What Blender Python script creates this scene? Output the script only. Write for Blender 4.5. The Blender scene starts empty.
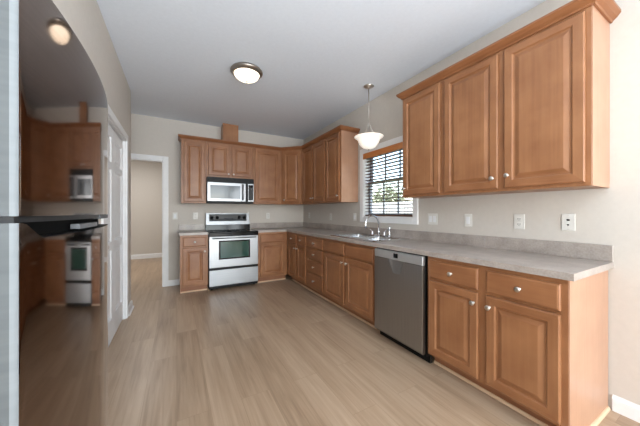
import bpy, bmesh, math, random
from mathutils import Matrix, Vector

sc = bpy.context.scene
COL = sc.collection
R = math.radians
random.seed(7)

# ------------------------------------------------------------------ camera
cam_d = bpy.data.cameras.new('camera')
cam_d.sensor_width = 36.0
cam_d.lens = 256.4 / 640.0 * 36.0
cam_d.shift_y = -0.5 / 640.0
cam_d.clip_start = 0.05
cam = bpy.data.objects.new('camera', cam_d)
cam.location = (0, 0, 1.219)
cam.rotation_euler = (R(90), 0, -0.510)
COL.objects.link(cam)
sc.camera = cam

# ------------------------------------------------------------------ colour management
sc.view_settings.view_transform = 'Standard'
sc.view_settings.look = 'None'
sc.view_settings.gamma = 1.0
sc.view_settings.use_curve_mapping = False
sc.view_settings.exposure = 0.0

# ------------------------------------------------------------------ sky
world = bpy.data.worlds.new('sky')
sc.world = world
world.use_nodes = True
wn = world.node_tree.nodes
wn.clear()
w_out = wn.new('ShaderNodeOutputWorld')
w_bg = wn.new('ShaderNodeBackground')
w_sky = wn.new('ShaderNodeTexSky')
w_sky.sky_type = 'NISHITA'
w_sky.sun_disc = False
w_sky.sun_elevation = R(48)
w_sky.sun_rotation = R(200)
w_sky.air_density = 1.2
w_sky.dust_density = 1.5
w_bg.inputs['Strength'].default_value = 0.8
world.node_tree.links.new(w_sky.outputs[0], w_bg.inputs['Color'])
world.node_tree.links.new(w_bg.outputs[0], w_out.inputs['Surface'])

# ------------------------------------------------------------------ sun, daylight through the openings, added fill lights
def sun_lamp(energy, rot, color):
    d = bpy.data.lights.new('sun', 'SUN')
    d.energy = energy; d.angle = R(1.0); d.color = color
    o = bpy.data.objects.new('sun', d)
    o.rotation_euler = rot
    COL.objects.link(o)

def area(name, loc, rot, sx, sy, watts, color):
    d = bpy.data.lights.new(name, 'AREA')
    d.shape = 'RECTANGLE'; d.size = sx; d.size_y = sy
    d.energy = watts; d.color = color
    o = bpy.data.objects.new(name, d)
    o.location = loc; o.rotation_euler = rot
    COL.objects.link(o)

sun_lamp(4.0, (R(42), 0, R(-110)), (1.0, 0.95, 0.88))
# the glazed end of the dining room behind the photographer (light travels towards +y)
area('daylight_patio_door', (0.75, -5.05, 1.38), (R(90), 0, 0), 3.3, 2.5, 240, (0.83, 0.92, 1.0))
# fill added at the blank left wall, behind the refrigerator line (light travels towards +x)
area('dining_fill_left', (-1.02, -2.9, 1.45), (R(90), 0, R(-90)), 2.6, 1.7, 14, (0.83, 0.92, 1.0))
# unseen fill added on the right for the pantry wall and door (light travels towards -x)
area('dining_fill_right', (2.30, -2.4, 1.45), (R(90), 0, R(90)), 2.2, 1.6, 150, (0.86, 0.935, 1.0))
# flash bounced off the ceiling beside the tripod
area('bounce_flash', (0.30, -1.25, 0.75), (R(180), 0, 0), 0.7, 0.7, 120, (0.82, 0.915, 1.0))
# hidden fill added under the hall ceiling to brighten the hall
area('hall_fill', (-0.9, 6.6, 2.70), (0, 0, 0), 0.8, 0.8, 44, (1.0, 0.985, 0.96))
# sampling portal for the sky seen through the kitchen window
pd = bpy.data.lights.new('window_portal', 'AREA'); pd.shape = 'RECTANGLE'; pd.size = 0.88; pd.size_y = 0.86
pd.cycles.is_portal = True
po = bpy.data.objects.new('window_portal', pd); po.location = (2.52, 2.465, 1.62); po.rotation_euler = (R(90), 0, R(90)); COL.objects.link(po)

# ================================================================== materials
def srgb(r, g, b):
    def f(c):
        c = c / 255.0
        return c / 12.92 if c <= 0.04045 else ((c + 0.055) / 1.055) ** 2.4
    return (f(r), f(g), f(b), 1.0)

def new_mat(name):
    m = bpy.data.materials.new(name)
    m.use_nodes = True
    nt = m.node_tree
    return m, nt, nt.nodes['Principled BSDF']

def noise_mat(name, c1, c2, scale=(6, 6, 6), rough=0.5, detail=4.0, bump=0.0, metallic=0.0,
              spec=0.5, coord='Object', bump_scale=None, coat=0.0):
    m, nt, p = new_mat(name)
    tc = nt.nodes.new('ShaderNodeTexCoord')
    mp = nt.nodes.new('ShaderNodeMapping')
    mp.inputs['Scale'].default_value = scale
    ns = nt.nodes.new('ShaderNodeTexNoise')
    ns.inputs['Scale'].default_value = 1.0
    ns.inputs['Detail'].default_value = detail
    ns.inputs['Roughness'].default_value = 0.6
    rp = nt.nodes.new('ShaderNodeValToRGB')
    rp.color_ramp.elements[0].position = 0.3
    rp.color_ramp.elements[1].position = 0.7
    rp.color_ramp.elements[0].color = c1
    rp.color_ramp.elements[1].color = c2
    L = nt.links.new
    L(tc.outputs[coord], mp.inputs['Vector'])
    L(mp.outputs[0], ns.inputs['Vector'])
    L(ns.outputs[0], rp.inputs[0])
    L(rp.outputs[0], p.inputs['Base Color'])
    p.inputs['Roughness'].default_value = rough
    p.inputs['Metallic'].default_value = metallic
    p.inputs['Specular IOR Level'].default_value = spec
    p.inputs['Coat Weight'].default_value = coat
    if bump:
        bp = nt.nodes.new('ShaderNodeBump')
        bp.inputs['Strength'].default_value = bump
        bp.inputs['Distance'].default_value = 0.002
        L(ns.outputs[0], bp.inputs['Height'])
        L(bp.outputs[0], p.inputs['Normal'])
    return m

def wood_mat(name, c1, c2, horizontal=False, rough=0.38):
    """cabinet wood: fine long grain plus broad cloudy figure, shifted per object"""
    m, nt, p = new_mat(name)
    L = nt.links.new
    tc = nt.nodes.new('ShaderNodeTexCoord')
    oi = nt.nodes.new('ShaderNodeObjectInfo')
    mul = nt.nodes.new('ShaderNodeMath'); mul.operation = 'MULTIPLY'; mul.inputs[1].default_value = 37.0
    add = nt.nodes.new('ShaderNodeVectorMath'); add.operation = 'ADD'
    L(oi.outputs['Random'], mul.inputs[0])
    L(tc.outputs['Object'], add.inputs[0])
    L(mul.outputs[0], add.inputs[1])
    mp = nt.nodes.new('ShaderNodeMapping')
    mp.inputs['Scale'].default_value = (3.0, 3.0, 70) if horizontal else (55, 55, 2.2)
    L(add.outputs[0], mp.inputs['Vector'])
    n1 = nt.nodes.new('ShaderNodeTexNoise')
    n1.inputs['Scale'].default_value = 1.0; n1.inputs['Detail'].default_value = 5.0
    L(mp.outputs[0], n1.inputs['Vector'])
    n2 = nt.nodes.new('ShaderNodeTexNoise')
    n2.inputs['Scale'].default_value = 5.0; n2.inputs['Detail'].default_value = 3.0
    L(add.outputs[0], n2.inputs['Vector'])
    mixf = nt.nodes.new('ShaderNodeMath'); mixf.operation = 'MULTIPLY_ADD'
    mixf.inputs[1].default_value = 0.36
    L(n1.outputs[0], mixf.inputs[0])
    half = nt.nodes.new('ShaderNodeMath'); half.operation = 'MULTIPLY'; half.inputs[1].default_value = 0.64
    L(n2.outputs[0], half.inputs[0])
    L(half.outputs[0], mixf.inputs[2])
    rp = nt.nodes.new('ShaderNodeValToRGB')
    rp.color_ramp.elements[0].position = 0.32; rp.color_ramp.elements[0].color = c1
    rp.color_ramp.elements[1].position = 0.68; rp.color_ramp.elements[1].color = c2
    L(mixf.outputs[0], rp.inputs[0])
    L(rp.outputs[0], p.inputs['Base Color'])
    p.inputs['Roughness'].default_value = rough
    return m

def plain(name, c, rough=0.5, metallic=0.0, spec=0.5):
    return noise_mat(name, tuple(x * 0.96 for x in c[:3]) + (1,), c, (14, 14, 14), rough, 2.0, 0, metallic, spec)

M = {}
M['wall'] = noise_mat('wall_paint', srgb(201, 194, 185), srgb(205, 198, 189), (30, 30, 30), 0.75, 3, 0.04)
M['ceiling'] = noise_mat('ceiling_paint', srgb(226, 233, 242), srgb(230, 237, 246), (40, 40, 40), 0.85, 3, 0.05)
M['trim'] = plain('white_trim_paint', srgb(236, 236, 236), 0.4)
M['door'] = plain('white_door_paint', srgb(232, 233, 234), 0.38)
M['wood'] = wood_mat('maple_stain', srgb(133, 87, 55), srgb(161, 112, 75))
M['wood_h'] = wood_mat('maple_stain_rail', srgb(128, 82, 50), srgb(156, 106, 70), True)
M['crown'] = wood_mat('maple_stain_crown', srgb(124, 77, 45), srgb(150, 98, 62), True)
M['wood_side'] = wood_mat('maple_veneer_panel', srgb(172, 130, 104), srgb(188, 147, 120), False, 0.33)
M['shoe'] = wood_mat('unstained_shoe_moulding', srgb(205, 172, 140), srgb(222, 192, 160), True, 0.5)
M['toe'] = wood_mat('toe_board', srgb(130, 84, 56), srgb(150, 100, 68), True, 0.5)
M['nickel'] = plain('brushed_nickel', (0.62, 0.59, 0.55, 1), 0.28, 1.0)
M['nickel_dark'] = plain('dark_brushed_nickel', (0.40, 0.36, 0.32, 1), 0.32, 1.0)
M['chrome'] = plain('chrome', (0.80, 0.81, 0.83, 1), 0.08, 1.0)
M['steel'] = noise_mat('stainless_steel', (0.31, 0.32, 0.332, 1), (0.35, 0.36, 0.372, 1), (2, 2, 260), 0.38, 3, 0.01, 1.0)
M['sink_steel'] = noise_mat('sink_steel', (0.62, 0.64, 0.66, 1), (0.68, 0.70, 0.72, 1), (120, 120, 4), 0.25, 3, 0.0, 1.0)
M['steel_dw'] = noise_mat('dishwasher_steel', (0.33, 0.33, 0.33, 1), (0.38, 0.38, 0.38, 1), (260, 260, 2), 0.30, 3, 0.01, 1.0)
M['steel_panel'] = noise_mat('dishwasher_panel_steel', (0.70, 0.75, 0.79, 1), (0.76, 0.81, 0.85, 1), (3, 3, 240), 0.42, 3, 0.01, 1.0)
M['fridge'] = noise_mat('dark_fridge_steel', (0.245, 0.190, 0.162, 1), (0.27, 0.21, 0.18, 1), (2, 2, 200), 0.07, 2, 0.0, 1.0)
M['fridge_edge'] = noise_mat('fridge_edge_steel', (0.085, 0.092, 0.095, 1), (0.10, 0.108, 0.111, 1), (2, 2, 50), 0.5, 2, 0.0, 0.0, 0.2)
M['corner_highlight'] = noise_mat('fridge_corner_highlight', (0.17, 0.185, 0.193, 1), (0.19, 0.205, 0.213, 1), (2, 2, 50), 0.6, 2, 0.0, 0.0, 0.15)  # lighter than the edge colour: paints the highlight along the near door corner
M['fridge_side'] = plain('fridge_cabinet_grey', srgb(110, 112, 114), 0.5)
M['black'] = plain('black_plastic', srgb(9, 9, 10), 0.45, 0.0, 0.25)
M['black_gloss'] = plain('black_glass', srgb(7, 7, 8), 0.10, 0.0, 0.22)
M['oven_glass'] = plain('oven_window_glass', srgb(44, 78, 68), 0.04)
M['mw_glass'] = plain('microwave_window_glass', srgb(76, 86, 92), 0.10)
M['cavity'] = noise_mat('matt_black_recess', (0.004, 0.004, 0.004, 1), (0.006, 0.006, 0.006, 1), (9, 9, 9), 0.9, 2, 0, 0, 0.1)
M['grey_plastic'] = plain('grey_plastic', srgb(96, 98, 100), 0.35)
M['dark_grey'] = plain('dark_grey_panel', srgb(34, 35, 37), 0.35, 0.0, 0.3)
M['plate'] = plain('white_plate_plastic', srgb(222, 220, 214), 0.4)
M['slot'] = plain('dark_slot', srgb(35, 33, 32), 0.5)
M['blind'] = wood_mat('blind_wood', srgb(92, 66, 54), srgb(112, 82, 66), True, 0.45)
M['valance'] = wood_mat('valance_wood', srgb(186, 112, 56), srgb(208, 134, 74), True, 0.4)
M['vinyl'] = plain('backlit_vinyl_sash', srgb(150, 155, 162), 0.4)  # vinyl greyed so that its backlit shade sits in the colour
M['vent'] = plain('vent_grey', srgb(70, 70, 72), 0.5)
M['leaf'] = noise_mat('leaf_green', srgb(92, 104, 74), srgb(150, 154, 116), (7, 7, 7), 0.6, 3)
M['bark'] = noise_mat('bark', srgb(84, 66, 50), srgb(110, 90, 70), (20, 20, 3), 0.8, 3)
M['lawn'] = noise_mat('lawn_grass', srgb(112, 124, 70), srgb(160, 160, 104), (3, 3, 3), 0.9, 4)
M['fence'] = noise_mat('white_fence', srgb(226, 224, 218), srgb(236, 234, 230), (4, 4, 20), 0.5, 2)

# laminate worktop
def laminate():
    m, nt, p = new_mat('grey_laminate')
    L = nt.links.new
    tc = nt.nodes.new('ShaderNodeTexCoord')
    n1 = nt.nodes.new('ShaderNodeTexNoise'); n1.inputs['Scale'].default_value = 9; n1.inputs['Detail'].default_value = 7
    n2 = nt.nodes.new('ShaderNodeTexNoise'); n2.inputs['Scale'].default_value = 90; n2.inputs['Detail'].default_value = 4
    L(tc.outputs['Object'], n1.inputs['Vector']); L(tc.outputs['Object'], n2.inputs['Vector'])
    r1 = nt.nodes.new('ShaderNodeValToRGB')
    r1.color_ramp.elements[0].position = 0.33; r1.color_ramp.elements[0].color = srgb(148, 138, 130)
    r1.color_ramp.elements[1].position = 0.66; r1.color_ramp.elements[1].color = srgb(178, 167, 159)
    r2 = nt.nodes.new('ShaderNodeValToRGB')
    r2.color_ramp.elements[0].position = 0.3; r2.color_ramp.elements[0].color = srgb(138, 130, 124)
    r2.color_ramp.elements[1].position = 0.65; r2.color_ramp.elements[1].color = srgb(188, 178, 170)
    L(n1.outputs[0], r1.inputs[0]); L(n2.outputs[0], r2.inputs[0])
    mx = nt.nodes.new('ShaderNodeMixRGB'); mx.inputs[0].default_value = 0.30
    L(r1.outputs[0], mx.inputs[1]); L(r2.outputs[0], mx.inputs[2])
    L(mx.outputs[0], p.inputs['Base Color'])
    p.inputs['Roughness'].default_value = 0.30
    return m
M['laminate'] = laminate()

# plank floor
def planks():
    m, nt, p = new_mat('oak_vinyl_planks')
    L = nt.links.new
    tc = nt.nodes.new('ShaderNodeTexCoord')
    mp = nt.nodes.new('ShaderNodeMapping')
    mp.inputs['Rotation'].default_value = (0, 0, R(90))
    L(tc.outputs['Object'], mp.inputs['Vector'])
    br = nt.nodes.new('ShaderNodeTexBrick')
    br.offset = 0.37; br.offset_frequency = 2
    br.inputs['Scale'].default_value = 1.0
    br.inputs['Brick Width'].default_value = 1.25
    br.inputs['Row Height'].default_value = 0.185
    br.inputs['Mortar Size'].default_value = 0.0012
    br.inputs['Mortar Smooth'].default_value = 0.6
    br.inputs['Bias'].default_value = 0.0
    br.inputs['Color1'].default_value = (0, 0, 0, 1)
    br.inputs['Color2'].default_value = (1, 1, 1, 1)
    br.inputs['Mortar'].default_value = (0.35, 0.35, 0.35, 1)
    L(mp.outputs[0], br.inputs['Vector'])
    # shift the grain plank by plank
    sh = nt.nodes.new('ShaderNodeVectorMath'); sh.operation = 'SCALE'; sh.inputs['Scale'].default_value = 9.0
    L(br.outputs['Color'], sh.inputs[0])
    ad = nt.nodes.new('ShaderNodeVectorMath'); ad.operation = 'ADD'
    L(tc.outputs['Object'], ad.inputs[0]); L(sh.outputs[0], ad.inputs[1])
    g = nt.nodes.new('ShaderNodeMapping'); g.inputs['Scale'].default_value = (38, 1.6, 1)
    L(ad.outputs[0], g.inputs['Vector'])
    n1 = nt.nodes.new('ShaderNodeTexNoise'); n1.inputs['Scale'].default_value = 1; n1.inputs['Detail'].default_value = 6
    n1.inputs['Roughness'].default_value = 0.62; n1.inputs['Distortion'].default_value = 0.6
    L(g.outputs[0], n1.inputs['Vector'])
    g2 = nt.nodes.new('ShaderNodeMapping'); g2.inputs['Scale'].default_value = (7, 0.8, 1)
    L(ad.outputs[0], g2.inputs['Vector'])
    n2 = nt.nodes.new('ShaderNodeTexNoise'); n2.inputs['Scale'].default_value = 1; n2.inputs['Detail'].default_value = 3
    L(g2.outputs[0], n2.inputs['Vector'])
    def mth(op, a, b):
        x = nt.nodes.new('ShaderNodeMath'); x.operation = op
        for i, v in enumerate((a, b)):
            if isinstance(v, (int, float)): x.inputs[i].default_value = v
            else: L(v, x.inputs[i])
        return x.outputs[0]
    v = mth('ADD', mth('MULTIPLY', n1.outputs[0], 0.52), mth('MULTIPLY', n2.outputs[0], 0.48))
    v = mth('ADD', v, mth('MULTIPLY', br.outputs['Color'], 0.08))
    rp = nt.nodes.new('ShaderNodeValToRGB')
    e = rp.color_ramp.elements
    e[0].position = 0.30; e[0].color = srgb(128, 104, 82)
    e[1].position = 0.78; e[1].color = srgb(190, 166, 141)
    k = e.new(0.5); k.color = srgb(165, 140, 115)
    L(v, rp.inputs[0])
    mo = nt.nodes.new('ShaderNodeMixRGB'); mo.blend_type = 'MULTIPLY'
    mo.inputs[2].default_value = (0.72, 0.68, 0.64, 1)
    L(br.outputs['Fac'], mo.inputs[0]); L(rp.outputs[0], mo.inputs[1])
    L(mo.outputs[0], p.inputs['Base Color'])
    p.inputs['Roughness'].default_value = 0.36
    bp = nt.nodes.new('ShaderNodeBump'); bp.inputs['Strength'].default_value = 0.08; bp.inputs['Distance'].default_value = 0.002
    L(n1.outputs[0], bp.inputs['Height']); L(bp.outputs[0], p.inputs['Normal'])
    return m
M['floor'] = planks()

def lamp_glass(name, strength, color):
    m, nt, p = new_mat(name)
    p.inputs['Base Color'].default_value = (0.9, 0.86, 0.8, 1)
    p.inputs['Roughness'].default_value = 0.3
    p.inputs['Emission Color'].default_value = color
    p.inputs['Emission Strength'].default_value = strength
    return m
M['glow_ceiling'] = lamp_glass('lit_alabaster_glass', 2.2, (1.0, 0.86, 0.66, 1))
M['glow_pendant'] = lamp_glass('lit_pendant_glass', 0.55, (1.0, 0.90, 0.78, 1))

def window_glass():
    m, nt, p = new_mat('window_glass')
    nt.nodes.clear()
    o = nt.nodes.new('ShaderNodeOutputMaterial')
    t = nt.nodes.new('ShaderNodeBsdfTransparent')
    g = nt.nodes.new('ShaderNodeBsdfGlossy'); g.inputs['Roughness'].default_value = 0.02
    mx = nt.nodes.new('ShaderNodeMixShader'); mx.inputs[0].default_value = 0.06
    nt.links.new(t.outputs[0], mx.inputs[1]); nt.links.new(g.outputs[0], mx.inputs[2])
    nt.links.new(mx.outputs[0], o.inputs['Surface'])
    return m
M['glass'] = window_glass()

# ================================================================== mesh helpers
class MB:
    def __init__(self):
        self.bm = bmesh.new()
        self.mats = []
    def mi(self, mat):
        if mat is None: return 0
        if mat not in self.mats: self.mats.append(mat)
        return self.mats.index(mat)
    def face(self, pts, mat=None, smooth=False):
        vs = [self.bm.verts.new(p) for p in pts]
        f = self.bm.faces.new(vs); f.material_index = self.mi(mat); f.smooth = smooth
        return f
    def box(self, x0, x1, y0, y1, z0, z1, bevel=0.0, mat=None, seg=1):
        b = bmesh.new()
        bmesh.ops.create_cube(b, size=1.0)
        for v in b.verts:
            v.co = ((x0 + x1) / 2 + v.co.x * (x1 - x0), (y0 + y1) / 2 + v.co.y * (y1 - y0), (z0 + z1) / 2 + v.co.z * (z1 - z0))
        if bevel > 0:
            bmesh.ops.bevel(b, geom=b.edges[:], offset=bevel, segments=seg, affect='EDGES', profile=0.5)
        self.merge(b, mat, False)
        return self
    def merge(self, b, mat=None, smooth=False):
        i = self.mi(mat); mp = {}
        for v in b.verts: mp[v] = self.bm.verts.new(v.co)
        for f in b.faces:
            try:
                g = self.bm.faces.new([mp[v] for v in f.verts])
            except ValueError:
                continue
            g.material_index = i; g.smooth = smooth
        b.free()
    def lathe(self, prof, center, axis='z', seg=24, mat=None, smooth=True):
        """prof: (radius, height) pairs along the axis"""
        rings = []
        for r, h in prof:
            ring = []
            n = 1 if r < 1e-6 else seg
            for k in range(n):
                a = 2 * math.pi * k / seg
                c, s = r * math.cos(a), r * math.sin(a)
                if axis == 'z': p = (c, s, h)
                elif axis == 'y': p = (c, h, -s)
                else: p = (h, c, s)
                ring.append(self.bm.verts.new((center[0] + p[0], center[1] + p[1], center[2] + p[2])))
            rings.append(ring)
        i = self.mi(mat)
        for a, b in zip(rings, rings[1:]):
            if len(a) == 1 and len(b) == 1: continue
            for k in range(seg):
                k2 = (k + 1) % seg
                if len(a) == 1: vs = [a[0], b[k], b[k2]]
                elif len(b) == 1: vs = [a[k], b[0], a[k2]]
                else: vs = [a[k], b[k], b[k2], a[k2]]
                f = self.bm.faces.new(vs); f.material_index = i; f.smooth = smooth
        return self
    def tube(self, pts, r, seg=12, mat=None, caps=True):
        pts = [Vector(p) for p in pts]
        rr = r if isinstance(r, (list, tuple)) else [r] * len(pts)
        rings = []
        up = Vector((0.13, 0.37, 0.92)).normalized()
        prev = None
        for k, p in enumerate(pts):
            a = pts[max(0, k - 1)]; b = pts[min(len(pts) - 1, k + 1)]
            t = (b - a).normalized()
            n = (up - t * up.dot(t)) if prev is None else (prev - t * prev.dot(t))
            n.normalize(); prev = n
            bn = t.cross(n)
            rings.append([self.bm.verts.new(p + (n * math.cos(2 * math.pi * j / seg) + bn * math.sin(2 * math.pi * j / seg)) * rr[k]) for j in range(seg)])
        i = self.mi(mat)
        for a, b in zip(rings, rings[1:]):
            for j in range(seg):
                f = self.bm.faces.new([a[j], a[(j + 1) % seg], b[(j + 1) % seg], b[j]]); f.smooth = True; f.material_index = i
        if caps:
            for rg in (rings[0], rings[-1]):
                f = self.bm.faces.new(rg); f.material_index = i
        return self
    def sweep(self, poly, prof, i0, i1, mat=None):
        """mouldings: profile (out, z) swept along an open plan polyline, mitred; only points i0..i1 are built.
        'out' lies to the right of the walking direction"""
        P = [Vector((p[0], p[1])) for p in poly]
        def nrm(a, b):
            d = (b - a).normalized(); return Vector((d.y, -d.x))
        rings = []
        for k in range(i0, i1 + 1):
            if k == 0: off = nrm(P[0], P[1])
            elif k == len(P) - 1: off = nrm(P[-2], P[-1])
            else:
                n1, n2 = nrm(P[k - 1], P[k]), nrm(P[k], P[k + 1])
                m = (n1 + n2).normalized(); off = m / max(0.2, m.dot(n1))
            rings.append([self.bm.verts.new((P[k].x + off.x * o, P[k].y + off.y * o, z)) for o, z in prof])
        i = self.mi(mat); n = len(prof)
        for a, b in zip(rings, rings[1:]):
            for j in range(n):
                f = self.bm.faces.new([a[j], a[(j + 1) % n], b[(j + 1) % n], b[j]]); f.material_index = i
        for rg in (rings[0], rings[-1]):
            f = self.bm.faces.new(rg); f.material_index = i
        return self
    def build(self, name, mat, parent=None, xf=None, recalc=True):
        if xf is not None:
            bmesh.ops.transform(self.bm, matrix=xf, verts=self.bm.verts[:])
        if recalc: bmesh.ops.recalc_face_normals(self.bm, faces=self.bm.faces[:])
        me = bpy.data.meshes.new(name)
        self.bm.to_mesh(me); self.bm.free()
        for m in (self.mats or [mat]): me.materials.append(m)
        o = bpy.data.objects.new(name, me)
        COL.objects.link(o)
        if parent is not None: o.parent = parent
        return o

def recalc_skip(o): return o

def thing(name, label, cat, loc, rotz=0.0, group=None):
    o = bpy.data.objects.new(name, None)
    o.empty_display_size = 0.1
    COL.objects.link(o)
    o.location = loc; o.rotation_euler = (0, 0, rotz)
    o['label'] = label; o['category'] = cat
    if group: o['group'] = group
    return o

def tag(o, label, cat, group=None):
    o['label'] = label; o['category'] = cat
    if group: o['group'] = group
    return o

def struct(o, label=None):
    o['kind'] = 'structure'
    if label: o['label'] = label
    return o

def root_matrix(o):
    return Matrix.Translation(o.location) @ Matrix.Rotation(o.rotation_euler.z, 4, 'Z')

def copy_tree(o, parent=None):
    c = o.copy(); COL.objects.link(c)
    if parent is not None: c.parent = parent
    for ch in list(o.children): copy_tree(ch, c)
    return c

# ================================================================== the room
XR, YB, ZC = 2.354, 4.932, 2.767     # right wall, back wall, ceiling
XP, YP = -0.510, 4.040               # pantry wall face and its outer corner
YREAR, XLEFT = -5.20, -1.10

struct(MB().box(-3.2, 2.52, YREAR - 0.1, 8.4, -0.10, 0.0).build('floor', M['floor']))
struct(MB().box(-3.2, 2.52, YREAR - 0.1, 8.4, ZC, ZC + 0.1).build('ceiling', M['ceiling']))

# right wall with the window hole
WY0, WY1, WZ0, WZ1 = 2.030, 2.915, 1.156, 2.060
w = MB()
w.box(XR, XR + 0.15, YREAR, WY0, 0, ZC); w.box(XR, XR + 0.15, WY1, YB + 0.12, 0, ZC)
w.box(XR, XR + 0.15, WY0, WY1, 0, WZ0); w.box(XR, XR + 0.15, WY0, WY1, WZ1, ZC)
struct(w.build('wall_right', M['wall']))

# back wall with the cased opening
OX0, OX1, OZ = -1.02, -0.195, 2.063
w = MB()
w.box(-3.2, OX0, YB, YB + 0.12, 0, ZC); w.box(OX1, XR, YB, YB + 0.12, 0, ZC); w.box(OX0, OX1, YB, YB + 0.12, OZ, ZC)
struct(w.build('wall_back', M['wall']))

# pantry wall with the bifold door hole, and the short return to the left
DY0, DY1, DZ = 2.62, 3.655, 2.045
w = MB()
w.box(XP - 0.11, XP, 1.60, DY0, 0, ZC); w.box(XP - 0.11, XP, DY1, YP, 0, ZC); w.box(XP - 0.11, XP, DY0, DY1, DZ, ZC)
w.box(-3.2, XP - 0.11, YP - 0.11, YP, 0, ZC)
w.box(XLEFT - 0.10, XP - 0.11, 1.60, 1.71, 0, ZC)
struct(w.build('wall_left', M['wall']))
w = MB()
w.box(XLEFT - 0.1, XLEFT, YREAR, 1.60, 0, ZC)
struct(w.build('wall_left_rear', M['wall']))
w = MB()
w.box(-3.2, -0.25, YREAR - 0.1, YREAR, 0, ZC); w.box(2.2, XR + 0.15, YREAR - 0.1, YREAR, 0, ZC); w.box(-0.25, 2.2, YREAR - 0.1, YREAR, 2.25, ZC)
struct(w.build('wall_rear', M['wall']))
w = MB()
w.box(-3.2, 2.52, 8.20, 8.32, 0, ZC); w.box(1.2, 1.3, YB + 0.12, 8.2, 0, ZC)
struct(w.build('wall_hall', M['wall']))
w = MB(); w.box(-3.3, -3.2, 1.7, 8.32, 0, ZC)
struct(w.build('wall_hall_left', M['wall']))

# baseboards
def base_prof(h=0.095, t=0.014):
    return [(0, 0.0), (t, 0.0), (t, h - 0.02), (t * 0.55, h - 0.008), (t * 0.4, h), (0, h)]
m = MB(); m.sweep([(XR, YREAR), (XR, 0.500)][::-1], base_prof(), 0, 1)
struct(m.build('baseboard_right', M['trim']))
m = MB(); m.sweep([(-0.117, YB), (0.045, YB)], base_prof(), 0, 1)
struct(m.build('baseboard_back', M['trim']))
m = MB(); m.sweep([(XP, 3.73), (XP, YP), (-3.2, YP)][::-1], [(-o, z) for o, z in ((0, 0), (0.032, 0), (0.031, 0.012), (0.018, 0.024), (0.018, 0.078), (0.009, 0.095), (0, 0.095))], 0, 2)
struct(m.build('baseboard_left', M['trim']))
m = MB(); m.sweep([(-3.2, 8.20), (1.2, 8.20)], base_prof(0.12), 0, 1)
struct(m.build('baseboard_hall', M['trim']))

# casing of the opening in the back wall
def casing_frame(m, axis, c0, c1, ztop, wd, face, dirn, legs=(True, True), z0=0.0):
    """flat casing with a stepped outer bead; axis 'x': on a wall facing -y at y=face"""
    t = 0.017
    segs = []
    if legs[0]: segs.append((c0 - wd, c0, z0, ztop + wd))
    if legs[1]: segs.append((c1, c1 + wd, z0, ztop + wd))
    segs.append((c0, c1, ztop, ztop + wd))
    for a, b, z_0, z_1 in segs:
        if axis == 'x': m.box(a, b, face - t, face, z_0, z_1, 0.003)
        else: m.box(face, face + t, a, b, z_0, z_1, 0.003)
m = MB(); casing_frame(m, 'x', OX0, OX1, OZ, 0.078, YB, -1)
m.box(OX1 - 0.012, OX1, YB, YB + 0.12, 0, OZ); m.box(OX0, OX0 + 0.012, YB, YB + 0.12, 0, OZ); m.box(OX0, OX1, YB, YB + 0.12, OZ - 0.012, OZ)
struct(m.build('trim_1', M['trim']))
# casing and jamb of the pantry door
m = MB(); casing_frame(m, 'y', DY0, DY1, DZ, 0.070, XP, 1)
m.box(XP - 0.11, XP, DY1 - 0.012, DY1, 0, DZ); m.box(XP - 0.11, XP, DY0, DY0 + 0.012, 0, DZ); m.box(XP - 0.11, XP, DY0, DY1, DZ - 0.012, DZ)
struct(m.build('trim_2', M['trim']))

# ---- raised panel meshes -----------------------------------------------------
def ring_panel(m, x0, x1, z0, z1, rings, yb, mv, mh, back=True):
    """concentric rectangles (inset, y); the front looks towards -y"""
    loops = []
    for ins, y in rings:
        loops.append([m.bm.verts.new(p) for p in ((x0 + ins, y, z0 + ins), (x1 - ins, y, z0 + ins), (x1 - ins, y, z1 - ins), (x0 + ins, y, z1 - ins))])
    iv, ih = m.mi(mv), m.mi(mh)
    for a, b in zip(loops, loops[1:]):
        for k in range(4):
            f = m.bm.faces.new([a[k], a[(k + 1) % 4], b[(k + 1) % 4], b[k]])
            f.material_index = ih if k in (0, 2) else iv
    f = m.bm.faces.new(loops[-1]); f.material_index = iv
    if back:
        f = m.bm.faces.new(loops[0][::-1]); f.material_index = iv

T = 0.021
def cab_door(m, x0, x1, z0, z1):
    ring_panel(m, x0, x1, z0, z1, [(0, -0.001), (0, -T + 0.005), (0.006, -T), (0.050, -T), (0.055, -T + 0.0035), (0.058, -T + 0.009), (0.068, -T + 0.010),
                                   (0.090, -T + 0.002), (0.094, -T + 0.001)], 0, M['wood'], M['wood_h'])
def cab_drawer(m, x0, x1, z0, z1):
    ring_panel(m, x0, x1, z0, z1, [(0, -0.001), (0, -T + 0.008), (0.004, -T + 0.003), (0.012, -T)], 0, M['wood_h'], M['wood_h'])

def knob_mb(x, z, y=-T):
    m = MB()
    m.lathe([(0.009, 0), (0.006, -0.004), (0.0055, -0.013), (0.010, -0.017), (0.0155, -0.021), (0.016, -0.025), (0.012, -0.029), (0.0, -0.030)], (x, y, z), 'y', 16)
    return m

# ---- crown -------------------------------------------------------------------
CROWN = [(0.0, 2.392), (0.010, 2.392), (0.014, 2.402), (0.030, 2.414), (0.042, 2.430), (0.046, 2.436), (0.046, 2.450), (0.0, 2.450)]
RUN_A = [(0.065, YB - 0.002), (0.065, 4.630), (0.430, 4.630), (1.195, 4.630), (1.744, 4.630), (2.052, 4.322), (2.052, 3.475), (2.052, 3.043), (XR - 0.002, 3.043)]
RUN_B = [(XR - 0.002, 1.907), (2.052, 1.907), (2.052, 1.445), (2.052, 0.511), (XR - 0.002, 0.511)]
# walking along RUN_A the room lies to the right for the face segments

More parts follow.
